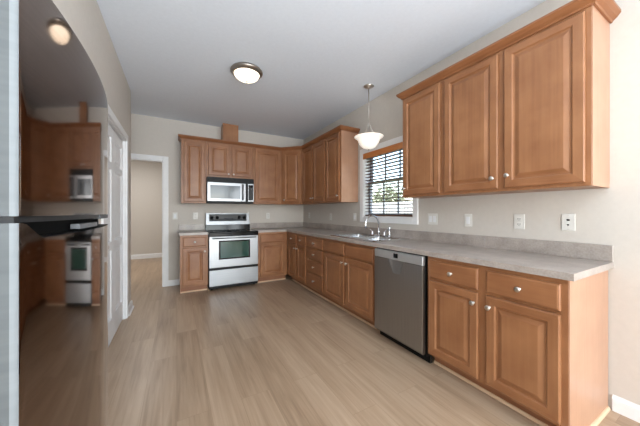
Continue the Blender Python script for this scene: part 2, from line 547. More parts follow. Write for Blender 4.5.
def cabinet(name, label, cat, origin, rotz, W, D, z0, z1, fronts, toe=False, crown=None, sides=(), body='box', shoe=True, group=None, toe_sides=(0, 0)):
    """local frame: x along the face (left to right seen from the room), y into the wall, z up; origin at the face's left foot"""
    root = thing(name, label, cat, (origin[0], origin[1], 0.0), rotz, group or ('base cabinets under the worktops' if toe else 'wall-hung upper cabinets'))
    inv = root_matrix(root).inverted()
    b = MB()
    zb = z0 + (0.10 if toe else 0)
    if body == 'box':
        b.box(0.0005, W - 0.0005, 0, D, zb, z1, 0.0012)
    else:                                              # sink base: open at the top for the basins
        b.box(0.0005, W - 0.0005, 0, D, zb, 0.66)
        b.box(0.0005, W - 0.0005, 0, 0.022, 0.66, z1)
    if toe:
        b.box(0.0005, W - 0.0005, 0.085, D, z0 + 0.001, zb, 0, M['toe'])
        b.mats.insert(0, M['wood']) if False else None
    if toe:
        b.mats = [M['toe']]
        # slot 0 holds the toe material: give the body its own slot
        for f in b.bm.faces: f.material_index = 0
        b.mats = [M['wood'], M['toe']]
        for f in b.bm.faces:
            if f.calc_center_median().z < zb - 0.001 or (max(v.co.z for v in f.verts) <= zb + 1e-5 and min(v.co.y for v in f.verts) > 0.08):
                f.material_index = 1
    b.build('body', M['wood'], root)
    if toe and shoe:
        s = MB(); s.sweep([(0.0, 0.085), (W, 0.085)], [(0, 0.001), (0.013, 0.001), (0.012, 0.010), (0.006, 0.018), (0, 0.019)], 0, 1)
        s.build('shoe_molding', M['shoe'], root)
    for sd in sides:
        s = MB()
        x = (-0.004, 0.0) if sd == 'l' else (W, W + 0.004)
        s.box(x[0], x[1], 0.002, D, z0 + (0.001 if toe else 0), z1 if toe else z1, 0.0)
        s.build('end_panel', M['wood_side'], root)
        if toe:
            s = MB(); s.sweep([(W + 0.004, 0.0), (W + 0.004, D - 0.016)], [(0, 0.001), (0.014, 0.001), (0.013, 0.010), (0.006, 0.018), (0, 0.019)], 0, 1)
            s.build('shoe_molding', M['shoe'], root)
    for fr in fronts:
        kind, x0, x1, a, c = fr[:5]
        m = MB()
        if kind == 'door':
            cab_door(m, x0, x1, a, c); o = m.build('door', None, root)
        elif kind == 'drawer':
            cab_drawer(m, x0, x1, a, c); o = m.build('drawer', None, root)
        else:
            cab_drawer(m, x0, x1, a, c); o = m.build('false_drawer_front', None, root)
        if len(fr) > 5 and fr[5]:
            knob_mb(*fr[5]).build('knob', M['nickel'], o)
    if crown:
        run, i0, i1 = crown
        m = MB(); m.sweep(run, CROWN, i0, i1)
        m.build('crown_molding', M['crown'], root, inv)
    return root

FX = 1.744           # face of the right-hand base run
FY = 4.322           # face of the back base run
RZ = R(-90)
def rx(y_left, y): return y_left - y     # world y -> local x on the right wall

# ---- base cabinets ------------------------------------------------------------
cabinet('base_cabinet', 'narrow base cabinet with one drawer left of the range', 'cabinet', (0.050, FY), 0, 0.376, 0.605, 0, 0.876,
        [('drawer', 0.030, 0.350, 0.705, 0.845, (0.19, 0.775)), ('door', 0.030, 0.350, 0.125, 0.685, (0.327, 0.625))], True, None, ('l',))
cabinet('base_cabinet', 'base cabinet between the range and the corner, without knobs', 'cabinet', (1.204, FY), 0, 0.539, 0.605, 0, 0.876,
        [('false', 0.045, 0.475, 0.705, 0.845), ('door', 0.045, 0.475, 0.125, 0.685)], True)
yl = 4.320
cabinet('base_cabinet', 'base cabinet with two narrow doors and two small drawers nearest the back corner', 'cabinet', (FX, yl), RZ, yl - 3.525, 0.605, 0, 0.876,
        [('drawer', rx(yl, 4.235), rx(yl, 3.905), 0.705, 0.845, (rx(yl, 4.07), 0.775)), ('drawer', rx(yl, 3.865), rx(yl, 3.55), 0.705, 0.845, (rx(yl, 3.71), 0.775)),
         ('door', rx(yl, 4.235), rx(yl, 3.905), 0.125, 0.685, (rx(yl, 3.928), 0.625)), ('door', rx(yl, 3.865), rx(yl, 3.55), 0.125, 0.685, (rx(yl, 3.842), 0.625))], True)
yl = 3.525
cabinet('drawer_cabinet', 'base cabinet of four stacked drawers', 'cabinet', (FX, yl), RZ, yl - 3.000, 0.605, 0, 0.876,
        [('drawer', 0.030, 0.498, 0.705, 0.845, (0.264, 0.775)), ('drawer', 0.030, 0.498, 0.535, 0.685, (0.264, 0.61)),
         ('drawer', 0.030, 0.498, 0.345, 0.515, (0.264, 0.43)), ('drawer', 0.030, 0.498, 0.125, 0.325, (0.264, 0.23))], True)
yl = 3.000
cabinet('sink_base_cabinet', 'wide two-door base cabinet under the sink, left of the dishwasher', 'cabinet', (FX, yl), RZ, yl - 1.957, 0.605, 0, 0.876,
        [('false', 0.030, 0.490, 0.705, 0.845), ('false', 0.530, 1.000, 0.705, 0.845),
         ('door', 0.030, 0.490, 0.125, 0.685, (0.466, 0.625)), ('door', 0.530, 1.000, 0.125, 0.685, (0.554, 0.625))], True, None, (), 'sink')
yl = 1.362
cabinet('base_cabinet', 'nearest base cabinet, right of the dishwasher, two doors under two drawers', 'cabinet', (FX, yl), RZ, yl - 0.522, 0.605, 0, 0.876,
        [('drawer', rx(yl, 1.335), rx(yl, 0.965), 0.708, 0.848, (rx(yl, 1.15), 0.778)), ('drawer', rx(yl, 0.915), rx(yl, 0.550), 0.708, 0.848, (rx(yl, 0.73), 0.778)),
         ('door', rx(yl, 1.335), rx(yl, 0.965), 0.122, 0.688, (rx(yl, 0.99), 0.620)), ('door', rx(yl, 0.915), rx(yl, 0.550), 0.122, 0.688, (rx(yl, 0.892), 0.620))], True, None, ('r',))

# ---- upper cabinets -----------------------------------------------------------
UB, UT = 1.372, 2.440
UY, UX, UD = 4.630, 2.052, 0.299
d0, d1 = UB + 0.022, 2.368
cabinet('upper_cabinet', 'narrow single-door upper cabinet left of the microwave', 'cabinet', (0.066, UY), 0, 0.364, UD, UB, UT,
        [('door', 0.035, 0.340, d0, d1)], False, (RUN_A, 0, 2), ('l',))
cabinet('upper_cabinet', 'short two-door upper cabinet above the microwave', 'cabinet', (0.431, UY), 0, 0.763, UD, 1.808, UT,
        [('door', 0.030, 0.368, 1.845, d1, (0.345, 1.875)), ('door', 0.405, 0.740, 1.845, d1, (0.428, 1.875))], False, (RUN_A, 2, 3))
cabinet('upper_cabinet', 'wide single-door upper cabinet right of the microwave', 'cabinet', (1.196, UY), 0, 0.547, UD, UB, UT,
        [('door', 0.040, 0.515, d0, d1)], False, (RUN_A, 3, 4))
# diagonal corner
cr = thing('corner_upper_cabinet', 'diagonal corner upper cabinet between the two walls', 'cabinet', (1.745, 4.629, 0), 0, 'wall-hung upper cabinets')
m = MB()
loop = [(1.7455, 4.6295), (2.0505, 4.3235), (2.352, 4.3235), (2.352, YB - 0.002), (1.7455, YB - 0.002)]
vb = [m.bm.verts.new((x, y, UB)) for x, y in loop]; vt = [m.bm.verts.new((x, y, UT)) for x, y in loop]
m.bm.faces.new(vb); m.bm.faces.new(vt)
for k in range(5): m.bm.faces.new([vb[k], vb[(k + 1) % 5], vt[(k + 1) % 5], vt[k]])
ci = root_matrix(cr).inverted()
m.build('body', M['wood'], cr, ci)
ang = math.atan2(4.322 - 4.630, 2.052 - 1.744)
dl = math.hypot(0.308, 0.308)
m = MB(); cab_door(m, 0.045, dl - 0.045, d0, d1)
cdx = ci @ Matrix.Translation((1.744, 4.630, 0)) @ Matrix.Rotation(ang, 4, 'Z')
do = m.build('door', None, cr, cdx)
knob_mb(0.070, d0 + 0.06).build('knob', M['nickel'], do, cdx)
m = MB(); m.sweep(RUN_A, CROWN, 4, 5); m.build('crown_molding', M['crown'], cr, ci)

yl = 4.321
cabinet('upper_cabinet', 'two-door upper cabinet on the right wall beside the corner cabinet', 'cabinet', (UX, yl), RZ, yl - 3.476, UD, UB, UT,
        [('door', rx(yl, 4.290), rx(yl, 3.912), d0, d1, (rx(yl, 3.937), d0 + 0.07)), ('door', rx(yl, 3.872), rx(yl, 3.498), d0, d1, (rx(yl, 3.847), d0 + 0.07))], False, (RUN_A, 5, 6))
yl = 3.475
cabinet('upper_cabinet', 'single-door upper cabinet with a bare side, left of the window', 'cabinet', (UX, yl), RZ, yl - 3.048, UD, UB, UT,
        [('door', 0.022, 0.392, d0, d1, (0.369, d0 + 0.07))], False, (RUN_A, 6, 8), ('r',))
yl = 1.905
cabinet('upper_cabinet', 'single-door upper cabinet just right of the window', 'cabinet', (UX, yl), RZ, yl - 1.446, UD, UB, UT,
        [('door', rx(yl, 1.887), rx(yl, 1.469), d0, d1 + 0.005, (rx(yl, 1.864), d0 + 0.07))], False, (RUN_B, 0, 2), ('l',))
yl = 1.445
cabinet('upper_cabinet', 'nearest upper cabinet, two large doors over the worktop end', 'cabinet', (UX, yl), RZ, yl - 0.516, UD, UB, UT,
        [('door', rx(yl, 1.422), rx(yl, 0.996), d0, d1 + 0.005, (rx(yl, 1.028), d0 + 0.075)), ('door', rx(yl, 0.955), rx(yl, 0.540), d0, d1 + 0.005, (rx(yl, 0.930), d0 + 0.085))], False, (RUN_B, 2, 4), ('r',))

# boxed duct over the microwave cabinet
m = MB(); m.box(0.700, 0.960, 4.685, YB - 0.002, UT + 0.012, ZC - 0.002, 0.002)
tag(m.build('duct_cover', M['wood']), 'wooden box rising from the microwave cabinet to the ceiling', 'duct cover')

# ---- worktops -----------------------------------------------------------------
CT, CB = 0.914, 0.877
SX0, SX1, SY0, SY1 = 1.800, 2.265, 2.080, 2.860     # hole for the sink
ctp = thing('countertop', 'long grey laminate worktop turning the corner, holding the sink', 'worktop', (1.721, 0.495, CB))
ti = root_matrix(ctp).inverted()
m = MB()
CX = 1.719; YF = 4.296
# one slab outline with the hole: top, bottom and rims
outer = [(CX, 0.495), (XR - 0.001, 0.495), (XR - 0.001, YB - 0.001), (1.2015, YB - 0.001), (1.2015, YF), (CX, YF)]
def slab(m, z0, z1):
    def cells(z):
        rects = [(CX, SX0, 0.495, YF), (SX1, XR - 0.001, 0.495, YF), (SX0, SX1, 0.495, SY0), (SX0, SX1, SY1, YF), (1.2015, XR - 0.001, YF, YB - 0.001)]
        for a, b, c, d in rects:
            m.face([(a, c, z), (b, c, z), (b, d, z), (a, d, z)])
    cells(z1); cells(z0)
    for k in range(len(outer)):
        (ax, ay), (bx, by) = outer[k], outer[(k + 1) % len(outer)]
        m.face([(ax, ay, z0), (bx, by, z0), (bx, by, z1), (ax, ay, z1)])
    hole = [(SX0, SY0), (SX1, SY0), (SX1, SY1), (SX0, SY1)]
    for k in range(4):
        (ax, ay), (bx, by) = hole[k], hole[(k + 1) % 4]
        m.face([(ax, ay, z0), (bx, by, z0), (bx, by, z1), (ax, ay, z1)])
slab(m, CB, CT)
m.build('slab', M['laminate'], ctp, ti)
m = MB()
m.box(XR - 0.020, XR - 0.001, 0.497, 1.2435, CT, 1.016, 0.0015)
m.box(XR - 0.020, XR - 0.001, 1.2445, YB - 0.001, CT, 1.016, 0.0015)
m.box(1.2015, XR - 0.0205, YB - 0.020, YB - 0.001, CT, 1.016, 0.0015)
m.build('backsplash', M['laminate'], ctp, ti)
c2 = thing('countertop', 'short piece of grey worktop left of the range', 'worktop', (0.030, 4.296, CB))
ti = root_matrix(c2).inverted()
MB().box(0.030, 0.4265, YF, YB - 0.001, CB, CT, 0.002).build('slab', M['laminate'], c2, ti)
MB().box(0.030, 0.4265, YB - 0.020, YB - 0.001, CT, 1.016, 0.0015).build('backsplash', M['laminate'], c2, ti)

# ---- sink ---------------------------------------------------------------------
sk = thing('kitchen_sink', 'double-bowl stainless steel drop-in sink under the window', 'sink', (2.03, 2.47, CT))
si = root_matrix(sk).inverted()
m = MB()
RX0, RX1, RY0, RY1 = 1.775, 2.320, 2.055, 2.885
B1 = (1.815, 2.215, 2.095, 2.450); B2 = (1.815, 2.215, 2.490, 2.845)
zt = CT + 0.009
rects = [(RX0, 1.815, RY0, RY1), (2.215, RX1, RY0, RY1), (1.815, 2.215, RY0, 2.095), (1.815, 2.215, 2.450, 2.490), (1.815, 2.215, 2.845, RY1)]
for a, b, c, d in rects: m.face([(a, c, zt), (b, c, zt), (b, d, zt), (a, d, zt)])
ol = [(RX0, RY0), (RX1, RY0), (RX1, RY1), (RX0, RY1)]
for k in range(4):
    (ax, ay), (bx, by) = ol[k], ol[(k + 1) % 4]
    nx = 0.006
    def o2(x, y): return (x + (-nx if x == RX0 else nx), y + (-nx if y == RY0 else nx), CT + 0.0008)
    m.face([o2(ax, ay), o2(bx, by), (bx, by, zt), (ax, ay, zt)])
m.build('rim', M['sink_steel'], sk, si)
for a, b, c, d in (B1, B2):
    m = MB()
    prev = None
    for ins, z in ((0.0, zt), (0.004, CT - 0.004), (0.010, CT - 0.12), (0.020, CT - 0.165), (0.045, CT - 0.18)):
        rr = 0.03 + ins
        lp = []
        for cx, cy, a0 in ((b - ins - rr, d - ins - rr, 0), (a + ins + rr, d - ins - rr, 90), (a + ins + rr, c + ins + rr, 180), (b - ins - rr, c + ins + rr, 270)):
            for q in range(5):
                t = R(a0 + q * 22.5)
                lp.append(m.bm.verts.new((cx + rr * math.cos(t), cy + rr * math.sin(t), z)))
        if prev:
            for k in range(len(lp)):
                f = m.bm.faces.new([prev[k], prev[(k + 1) % len(lp)], lp[(k + 1) % len(lp)], lp[k]]); f.smooth = True
        prev = lp
    m.bm.faces.new(prev)
    bo = m.build('basin', M['sink_steel'], sk, si)
    m = MB(); m.lathe([(0.0, CT - 0.1795), (0.028, CT - 0.1795), (0.040, CT - 0.176), (0.044, CT - 0.1785)], ((a + b) / 2, (c + d) / 2, 0), 'z', 20)
    m.build('drain', M['chrome'], bo, si)

# ---- faucet set ----------------------------------------------------------------
fz = zt + 0.001
fc = thing('faucet', 'chrome gooseneck faucet with two lever handles behind the sink', 'faucet', (2.27, 2.51, fz))
fi = root_matrix(fc).inverted()
MB().box(2.243, 2.297, 2.375, 2.665, fz, fz + 0.012, 0.005, None, 2).build('base_plate', M['chrome'], fc, fi)
m = MB()
pts = [(2.27, 2.51, fz + 0.012), (2.27, 2.51, fz + 0.05), (2.27, 2.51, fz + 0.15)]
for k in range(0, 13):
    t = math.pi * k / 12 * 1.06
    pts.append((2.27 - 0.108 + 0.108 * math.cos(t), 2.51, fz + 0.150 + 0.106 * math.sin(t)))
x, y, z = pts[-1]; pts.append((x + 0.006, y, z - 0.03))
m.tube(pts, [0.019, 0.014] + [0.0115] * (len(pts) - 4) + [0.0125, 0.013], 14)
m.build('spout', M['chrome'], fc, fi)
for y, s in ((2.410, -1), (2.630, 1)):
    m = MB()
    m.lathe([(0.0, fz + 0.055), (0.012, fz + 0.053), (0.016, fz + 0.04), (0.018, fz + 0.02), (0.022, fz + 0.012)], (2.27, y, 0), 'z', 18)
    m.tube([(2.27, y, fz + 0.045), (2.262, y + s * 0.02, fz + 0.062), (2.25, y + s * 0.055, fz + 0.078)], [0.008, 0.0065, 0.006], 10)
    m.build('handle', M['chrome'], fc, fi)
sp = thing('sink_sprayer', 'chrome side sprayer standing right of the faucet', 'sprayer', (2.27, 2.322, fz))
m = MB(); m.lathe([(0.0, 0.018), (0.015, 0.018), (0.017, 0.012), (0.024, 0.006), (0.025, 0.0), (0.0, 0.0)], (0, 0, 0), 'z', 18)
m.build('holder', M['chrome'], sp)
m = MB(); m.lathe([(0.012, 0.018), (0.013, 0.05), (0.011, 0.07), (0.017, 0.095), (0.019, 0.11), (0.013, 0.121), (0.0, 0.123)], (0, 0, 0), 'z', 18)
m.build('spray_head', M['chrome'], sp)

# ---- range ---------------------------------------------------------------------
rg = thing('kitchen_range', 'freestanding stainless electric range with a black glass cooktop', 'range', (0.8145, 4.60, 0))
ri = root_matrix(rg).inverted()
X0, X1 = 0.4325, 1.1975
YFR = 4.262
m = MB(); m.box(X0 + 0.003, X1 - 0.003, YFR + 0.045, YB - 0.03, 0.03, 0.885, 0.003); m.build('body', M['dark_grey'], rg, ri)
for x in (X0 + 0.05, X1 - 0.05):
    for y in (YFR + 0.09, YB - 0.09):
        m = MB(); m.lathe([(0.0, 0.0005), (0.018, 0.0005), (0.018, 0.008), (0.009, 0.012), (0.009, 0.031)], (x, y, 0), 'z', 12); m.build('leveling_foot', M['black'], rg, ri)
m = MB(); m.box(X0, X1, YFR - 0.008, YB - 0.02, 0.886, 0.913, 0.008, None, 2)
m.box(X0, X1, YFR - 0.004, YFR + 0.05, 0.846, 0.888, 0.003)
ck = m.build('cooktop', M['black_gloss'], rg, ri)
for bx, by, br in ((0.62, 4.42, 0.105), (1.01, 4.42, 0.085), (0.62, 4.70, 0.085), (1.01, 4.70, 0.105)):
    m = MB(); m.lathe([(br, 0.9135), (br, 0.9142), (br - 0.006, 0.9142), (br - 0.006, 0.9135)], (bx, by, 0), 'z', 32); m.build('burner_ring', M['grey_plastic'], ck, ri)
# oven door
m = MB()
m.box(X0 + 0.002, X1 - 0.002, YFR, YFR + 0.043, 0.356, 0.843, 0.006, M['steel'], 2)
od = m.build('oven_door', M['steel'], rg, ri)
m = MB(); m.box(0.575, 1.060, YFR - 0.003, YFR + 0.002, 0.480, 0.778, 0.0015, M['black_gloss'])
fr = m.build('window_surround', M['black_gloss'], od, ri)
m = MB(); m.box(0.600, 1.035, YFR - 0.0045, YFR - 0.0025, 0.503, 0.755); m.build('window_glass', M['oven_glass'], od, ri)
m = MB()
m.tube([(X0 + 0.05, YFR - 0.036, 0.815), (X1 - 0.05, YFR - 0.036, 0.815)], 0.010, 14)
for x in (X0 + 0.075, X1 - 0.075): m.tube([(x, YFR + 0.002, 0.815), (x, YFR - 0.036, 0.815)], 0.008, 10)
m.build('handle', M['steel'], od, ri)
m = MB(); m.box(X0 + 0.004, X1 - 0.004, YFR + 0.012, YFR + 0.044, 0.318, 0.355); m.build('gap_trim', M['black'], rg, ri)
m = MB(); m.box(X0 + 0.002, X1 - 0.002, YFR, YFR + 0.043, 0.070, 0.320, 0.006, None, 2); m.build('storage_drawer', M['steel'], rg, ri)
m = MB(); m.box(X0 + 0.006, X1 - 0.006, YFR + 0.014, YFR + 0.044, 0.031, 0.069); m.build('kick_plate', M['black'], rg, ri)
# backguard: stainless frame, leaning face
m = MB()
def wedge(m, x0, x1, yb, yf0, yf1, z0, z1):
    A = [(x0, yf0, z0), (x1, yf0, z0), (x1, yf1, z1), (x0, yf1, z1)]
    Bk = [(x0, yb, z0), (x1, yb, z0), (x1, yb, z1), (x0, yb, z1)]
    m.face(A); m.face(Bk[::-1])
    for k in range(4): m.face([A[k], A[(k + 1) % 4], Bk[(k + 1) % 4], Bk[k]])
wedge(m, X0 + 0.012, X1 - 0.012, YB - 0.022, YB - 0.115, YB - 0.085, 1.005, 1.205)
bg = m.build('backguard', M['steel'], rg, ri)
def on_guard(z): return YB - 0.115 + 0.03 * (z - 1.005) / 0.2
m = MB(); wedge(m, X0 + 0.062, X1 - 0.062, on_guard(1.06) + 0.004, on_guard(1.065) - 0.003, on_guard(1.190) - 0.003, 1.065, 1.190)
m.build('control_panel', M['dark_grey'], bg, ri)
for x in (0.535, 0.625, 1.005, 1.095):
    m = MB(); m.lathe([(0.030, 0.0), (0.030, -0.006), (0.022, -0.012), (0.019, -0.024), (0.0, -0.025)], (x, on_guard(1.128) - 0.002, 1.128), 'y', 20)
    m.build('control_knob', M['black'], bg, ri)
m = MB(); wedge(m, 0.74, 0.89, on_guard(1.10), on_guard(1.105) - 0.0042, on_guard(1.155) - 0.0042, 1.105, 1.155); m.build('display', M['black_gloss'], bg, ri)
m = MB(); wedge(m, X0 + 0.004, X1 - 0.004, YB - 0.022, YB - 0.125, YB - 0.118, 0.914, 1.004); m.build('rear_panel', M['black_gloss'], rg, ri)

# ---- microwave -----------------------------------------------------------------
mw = thing('microwave_oven', 'stainless over-the-range microwave with a black top grille', 'microwave', (0.815, 4.72, 1.375))
mi_ = root_matrix(mw).inverted()
YM = 4.528
m = MB(); m.box(0.4335, 1.1925, YM + 0.03, YB - 0.003, 1.376, 1.806, 0.002); m.build('body', M['black'], mw, mi_)
m = MB(); m.box(0.4335, 1.1925, YM + 0.002, YM + 0.03, 1.725, 1.806, 0.002)
for k in range(6): m.box(0.46, 1.165, YM - 0.0015, YM + 0.003, 1.737 + k * 0.010, 1.741 + k * 0.010)
m.build('vent_grille', M['black'], mw, mi_)
m = MB(); m.box(0.4335, 1.055, YM, YM + 0.03, 1.405, 1.722, 0.006, None, 2)
dr = m.build('door', M['steel'], mw, mi_)
m = MB(); m.box(0.480, 0.960, YM - 0.003, YM + 0.001, 1.452, 1.672, 0.001); m.build('window', M['mw_glass'], dr, mi_)
m = MB(); m.tube([(1.000, YM + 0.001, 1.44), (1.000, YM - 0.030, 1.455), (1.000, YM - 0.036, 1.56), (1.000, YM - 0.030, 1.68), (1.000, YM + 0.001, 1.695)], 0.014, 12)
m.build('handle', M['steel'], dr, mi_)
m = MB(); m.box(1.057, 1.1925, YM, YM + 0.03, 1.405, 1.722, 0.004, M['steel']); cp = m.build('control_panel', M['steel'], mw, mi_)
m = MB(); m.box(1.060, 1.092, YM - 0.002, YM + 0.002, 1.408, 1.719); m.build('gap_strip', M['black'], cp, mi_)
m = MB(); m.box(1.100, 1.180, YM - 0.003, YM + 0.002, 1.432, 1.700, 0.001); m.build('keypad', M['dark_grey'], cp, mi_)
m = MB(); m.box(1.108, 1.172, YM - 0.0042, YM - 0.0028, 1.655, 1.690); m.build('display', M['black_gloss'], cp, mi_)
m = MB(); m.box(0.445, 1.180, YM + 0.004, YM + 0.03, 1.378, 1.403); m.build('bottom_trim', M['black'], mw, mi_)

# ---- dishwasher ----------------------------------------------------------------
dwt = thing('dishwasher', 'stainless dishwasher with a pocket handle built under the worktop', 'dishwasher', (1.70, 1.674, 0))
di = root_matrix(dwt).inverted()
DX = 1.708; DYa, DYb = 1.380, 1.948
m = MB(); m.box(DX + 0.03, 2.30, DYa - 0.006, DYb + 0.002, 0.09, 0.872); m.build('tub', M['black'], dwt, di)
m = MB(); m.box(DX + 0.075, DX + 0.10, DYa - 0.010, DYb + 0.004, 0.002, 0.10); m.box(DX + 0.028, DX + 0.1, DYa - 0.006, DYb + 0.002, 0.062, 0.092); m.build('toe_kick', M['black'], dwt, di)
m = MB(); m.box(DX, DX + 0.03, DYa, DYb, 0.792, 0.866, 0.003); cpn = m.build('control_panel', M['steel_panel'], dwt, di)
m = MB(); m.box(DX - 0.0015, DX + 0.001, 1.645, 1.695, 0.812, 0.852); m.build('display', M['black_gloss'], cpn, di)
# door skin with the scooped pocket under the panel
m = MB()
NY, NZ = 64, 70
ZD0, ZD1 = 0.085, 0.790
def pocket(y, z):
    u = (ZD1 - z) / 0.115
    if u > 1.0: return 0.0
    hw = 0.090 - 0.040 * min(1, u * 1.2)
    d = abs(y - 1.658) / hw
    if d >= 1: return 0.0
    e = 1 - max(0, (d - 0.72) / 0.28) ** 2
    return 0.016 * (1 - u) ** 0.8 * e
g = []
for a in range(NZ + 1):
    z = ZD0 + (ZD1 - ZD0) * (a / NZ) if a < 36 else None
    if a < 36: z = ZD0 + (0.66 - ZD0) * a / 36
    else: z = 0.66 + (ZD1 - 0.66) * (a - 36) / (NZ - 36)
    g.append([m.bm.verts.new((DX + pocket(DYa + (DYb - DYa) * b / NY, z), DYa + (DYb - DYa) * b / NY, z)) for b in range(NY + 1)])
for a in range(NZ):
    for b in range(NY):
        f = m.bm.faces.new([g[a][b], g[a][b + 1], g[a + 1][b + 1], g[a + 1][b]]); f.smooth = True
bk = {}
for (a, b) in ((0, 0), (0, NY), (NZ, 0), (NZ, NY)):
    v = g[a][b].co; bk[(a, b)] = m.bm.verts.new((DX + 0.03, v.y, v.z))
m.bm.faces.new([g[a][0] for a in range(NZ + 1)] + [bk[(NZ, 0)], bk[(0, 0)]])
m.bm.faces.new([g[a][NY] for a in range(NZ + 1)] + [bk[(NZ, NY)], bk[(0, NY)]])
m.bm.faces.new(g[0] + [bk[(0, NY)], bk[(0, 0)]])
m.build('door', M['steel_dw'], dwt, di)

# ---- refrigerator ---------------------------------------------------------------
fg = thing('refrigerator', 'dark stainless top-freezer refrigerator with bowed doors', 'refrigerator', (-0.64, 1.125, 0))
gi = root_matrix(fg).inverted()
FY0, FY1, FXE, BOW, SKEW = 0.691, 1.538, -0.281, 0.033, 0.022
def front(y):
    c = (FY0 + FY1) / 2; hw = (FY1 - FY0) / 2
    rad = (hw * hw + BOW * BOW) / (2 * BOW)
    return FXE + SKEW * (FY1 - y) / (FY1 - FY0) + BOW - rad + math.sqrt(max(0, rad * rad - (y - c) ** 2))
m = MB(); m.box(-1.06, -0.375, FY0 + 0.008, FY1 - 0.004, 0.03, 1.690, 0.004); m.build('cabinet', M['fridge_side'], fg, gi)
for x in (-0.98, -0.44):
    for y in (FY0 + 0.07, FY1 - 0.07):
        m = MB(); m.lathe([(0.0, 0.0005), (0.02, 0.0005), (0.02, 0.012), (0.012, 0.031)], (x, y, 0), 'z', 12); m.build('leveling_foot', M['black'], fg, gi)
def bow_door(name, zlist, xb, ztop_of=None, top=None):
    """solid bowed door: columns across y, each from z0 up to its own top"""
    m = MB()
    N = 48
    er = 0.010
    ys = [FY0 + er * (1 - math.cos(t * math.pi / 8)) for t in range(0, 4)] + [FY0 + er + (FY1 - FY0 - 2 * er) * k / N for k in range(N + 1)] + [FY1 - er * (1 - math.cos(t * math.pi / 8)) for t in range(3, -1, -1)]
    def xf_(y):
        d = min(y - FY0, FY1 - y)
        x = front(y)
        if d < er: x -= er - math.sqrt(max(0, er * er - (er - d) ** 2))
        return x
    z0 = zlist[0]
    fr_, bk_, rim = [], [], []
    for y in ys:
        zt_ = ztop_of(y) if ztop_of else zlist[1]
        zs = [z0, z0 + 0.3 * (zt_ - z0), z0 + 0.7 * (zt_ - z0), zt_]
        fr_.append([m.bm.verts.new((xf_(y), y, z)) for z in zs])
        bk_.append([m.bm.verts.new((xb, y, z)) for z in zs])
        rim.append([m.bm.verts.new((xf_(y), y, z)) for z in zs])
    ed = m.mi(M['fridge']); e2 = m.mi(M['fridge_edge']); e3 = m.mi(M['corner_highlight'])
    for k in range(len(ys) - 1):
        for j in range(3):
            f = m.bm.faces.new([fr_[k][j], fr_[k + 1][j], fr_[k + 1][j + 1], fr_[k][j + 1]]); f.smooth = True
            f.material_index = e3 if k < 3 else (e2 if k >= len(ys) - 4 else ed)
            m.bm.faces.new([bk_[k][j], bk_[k][j + 1], bk_[k + 1][j + 1], bk_[k + 1][j]]).material_index = e2
        m.bm.faces.new([rim[k][3], rim[k + 1][3], bk_[k + 1][3], bk_[k][3]]).material_index = m.mi(top) if top else e2
        m.bm.faces.new([rim[k][0], bk_[k][0], bk_[k + 1][0], rim[k + 1][0]]).material_index = e2
    for e in (0, -1):
        for j in range(3):
            m.bm.faces.new([rim[e][j], rim[e][j + 1], bk_[e][j + 1], bk_[e][j]]).material_index = e2
    return m.build(name, M['fridge'], fg, gi)
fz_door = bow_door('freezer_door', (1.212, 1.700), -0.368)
def pocket_top(y):
    if y < FY0 + 0.022: return 1.199
    if y < FY0 + 0.075: return 1.199 - 0.034 * (y - FY0 - 0.022) / 0.053
    return 1.165
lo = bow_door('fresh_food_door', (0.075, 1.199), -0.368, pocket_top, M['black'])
# dark recess of the pocket, grip bars and gasket
def bow_strip(name, y0, y1, z0, z1, inset, depth, mat, parent):
    m = MB(); N = 24; a = []
    for k in range(N + 1):
        y = y0 + (y1 - y0) * k / N
        x = front(y) - inset
        a.append([m.bm.verts.new(p) for p in ((x, y, z0), (x, y, z1), (x - depth, y, z1), (x - depth, y, z0))])
    for p, q in zip(a, a[1:]):
        for j in range(4):
            f = m.bm.faces.new([p[j], p[(j + 1) % 4], q[(j + 1) % 4], q[j]]); f.smooth = False
    m.bm.faces.new(a[0]); m.bm.faces.new(a[-1])
    return m.build(name, mat, parent, gi)
bow_strip('pocket_recess', FY0 + 0.024, FY1 - 0.004, 1.1655, 1.199, 0.035, 0.02, M['cavity'], lo)
bow_strip('grip_bar', 0.98, 1.18, 1.172, 1.186, 0.006, 0.02, M['grey_plastic'], lo)
bow_strip('door_gasket', FY0 + 0.004, FY1 - 0.004, 1.1995, 1.2115, 0.006, 0.03, M['dark_grey'], fz_door)
bow_strip('lower_trim', 1.20, FY1 - 0.002, 1.196, 1.210, 0.001, 0.02, M['fridge_edge'], fz_door)
m = MB(); m.box(-0.375, -0.32, FY0 + 0.02, FY1 - 0.02, 0.02, 0.072, 0.003); m.build('toe_grille', M['black'], fg, gi)

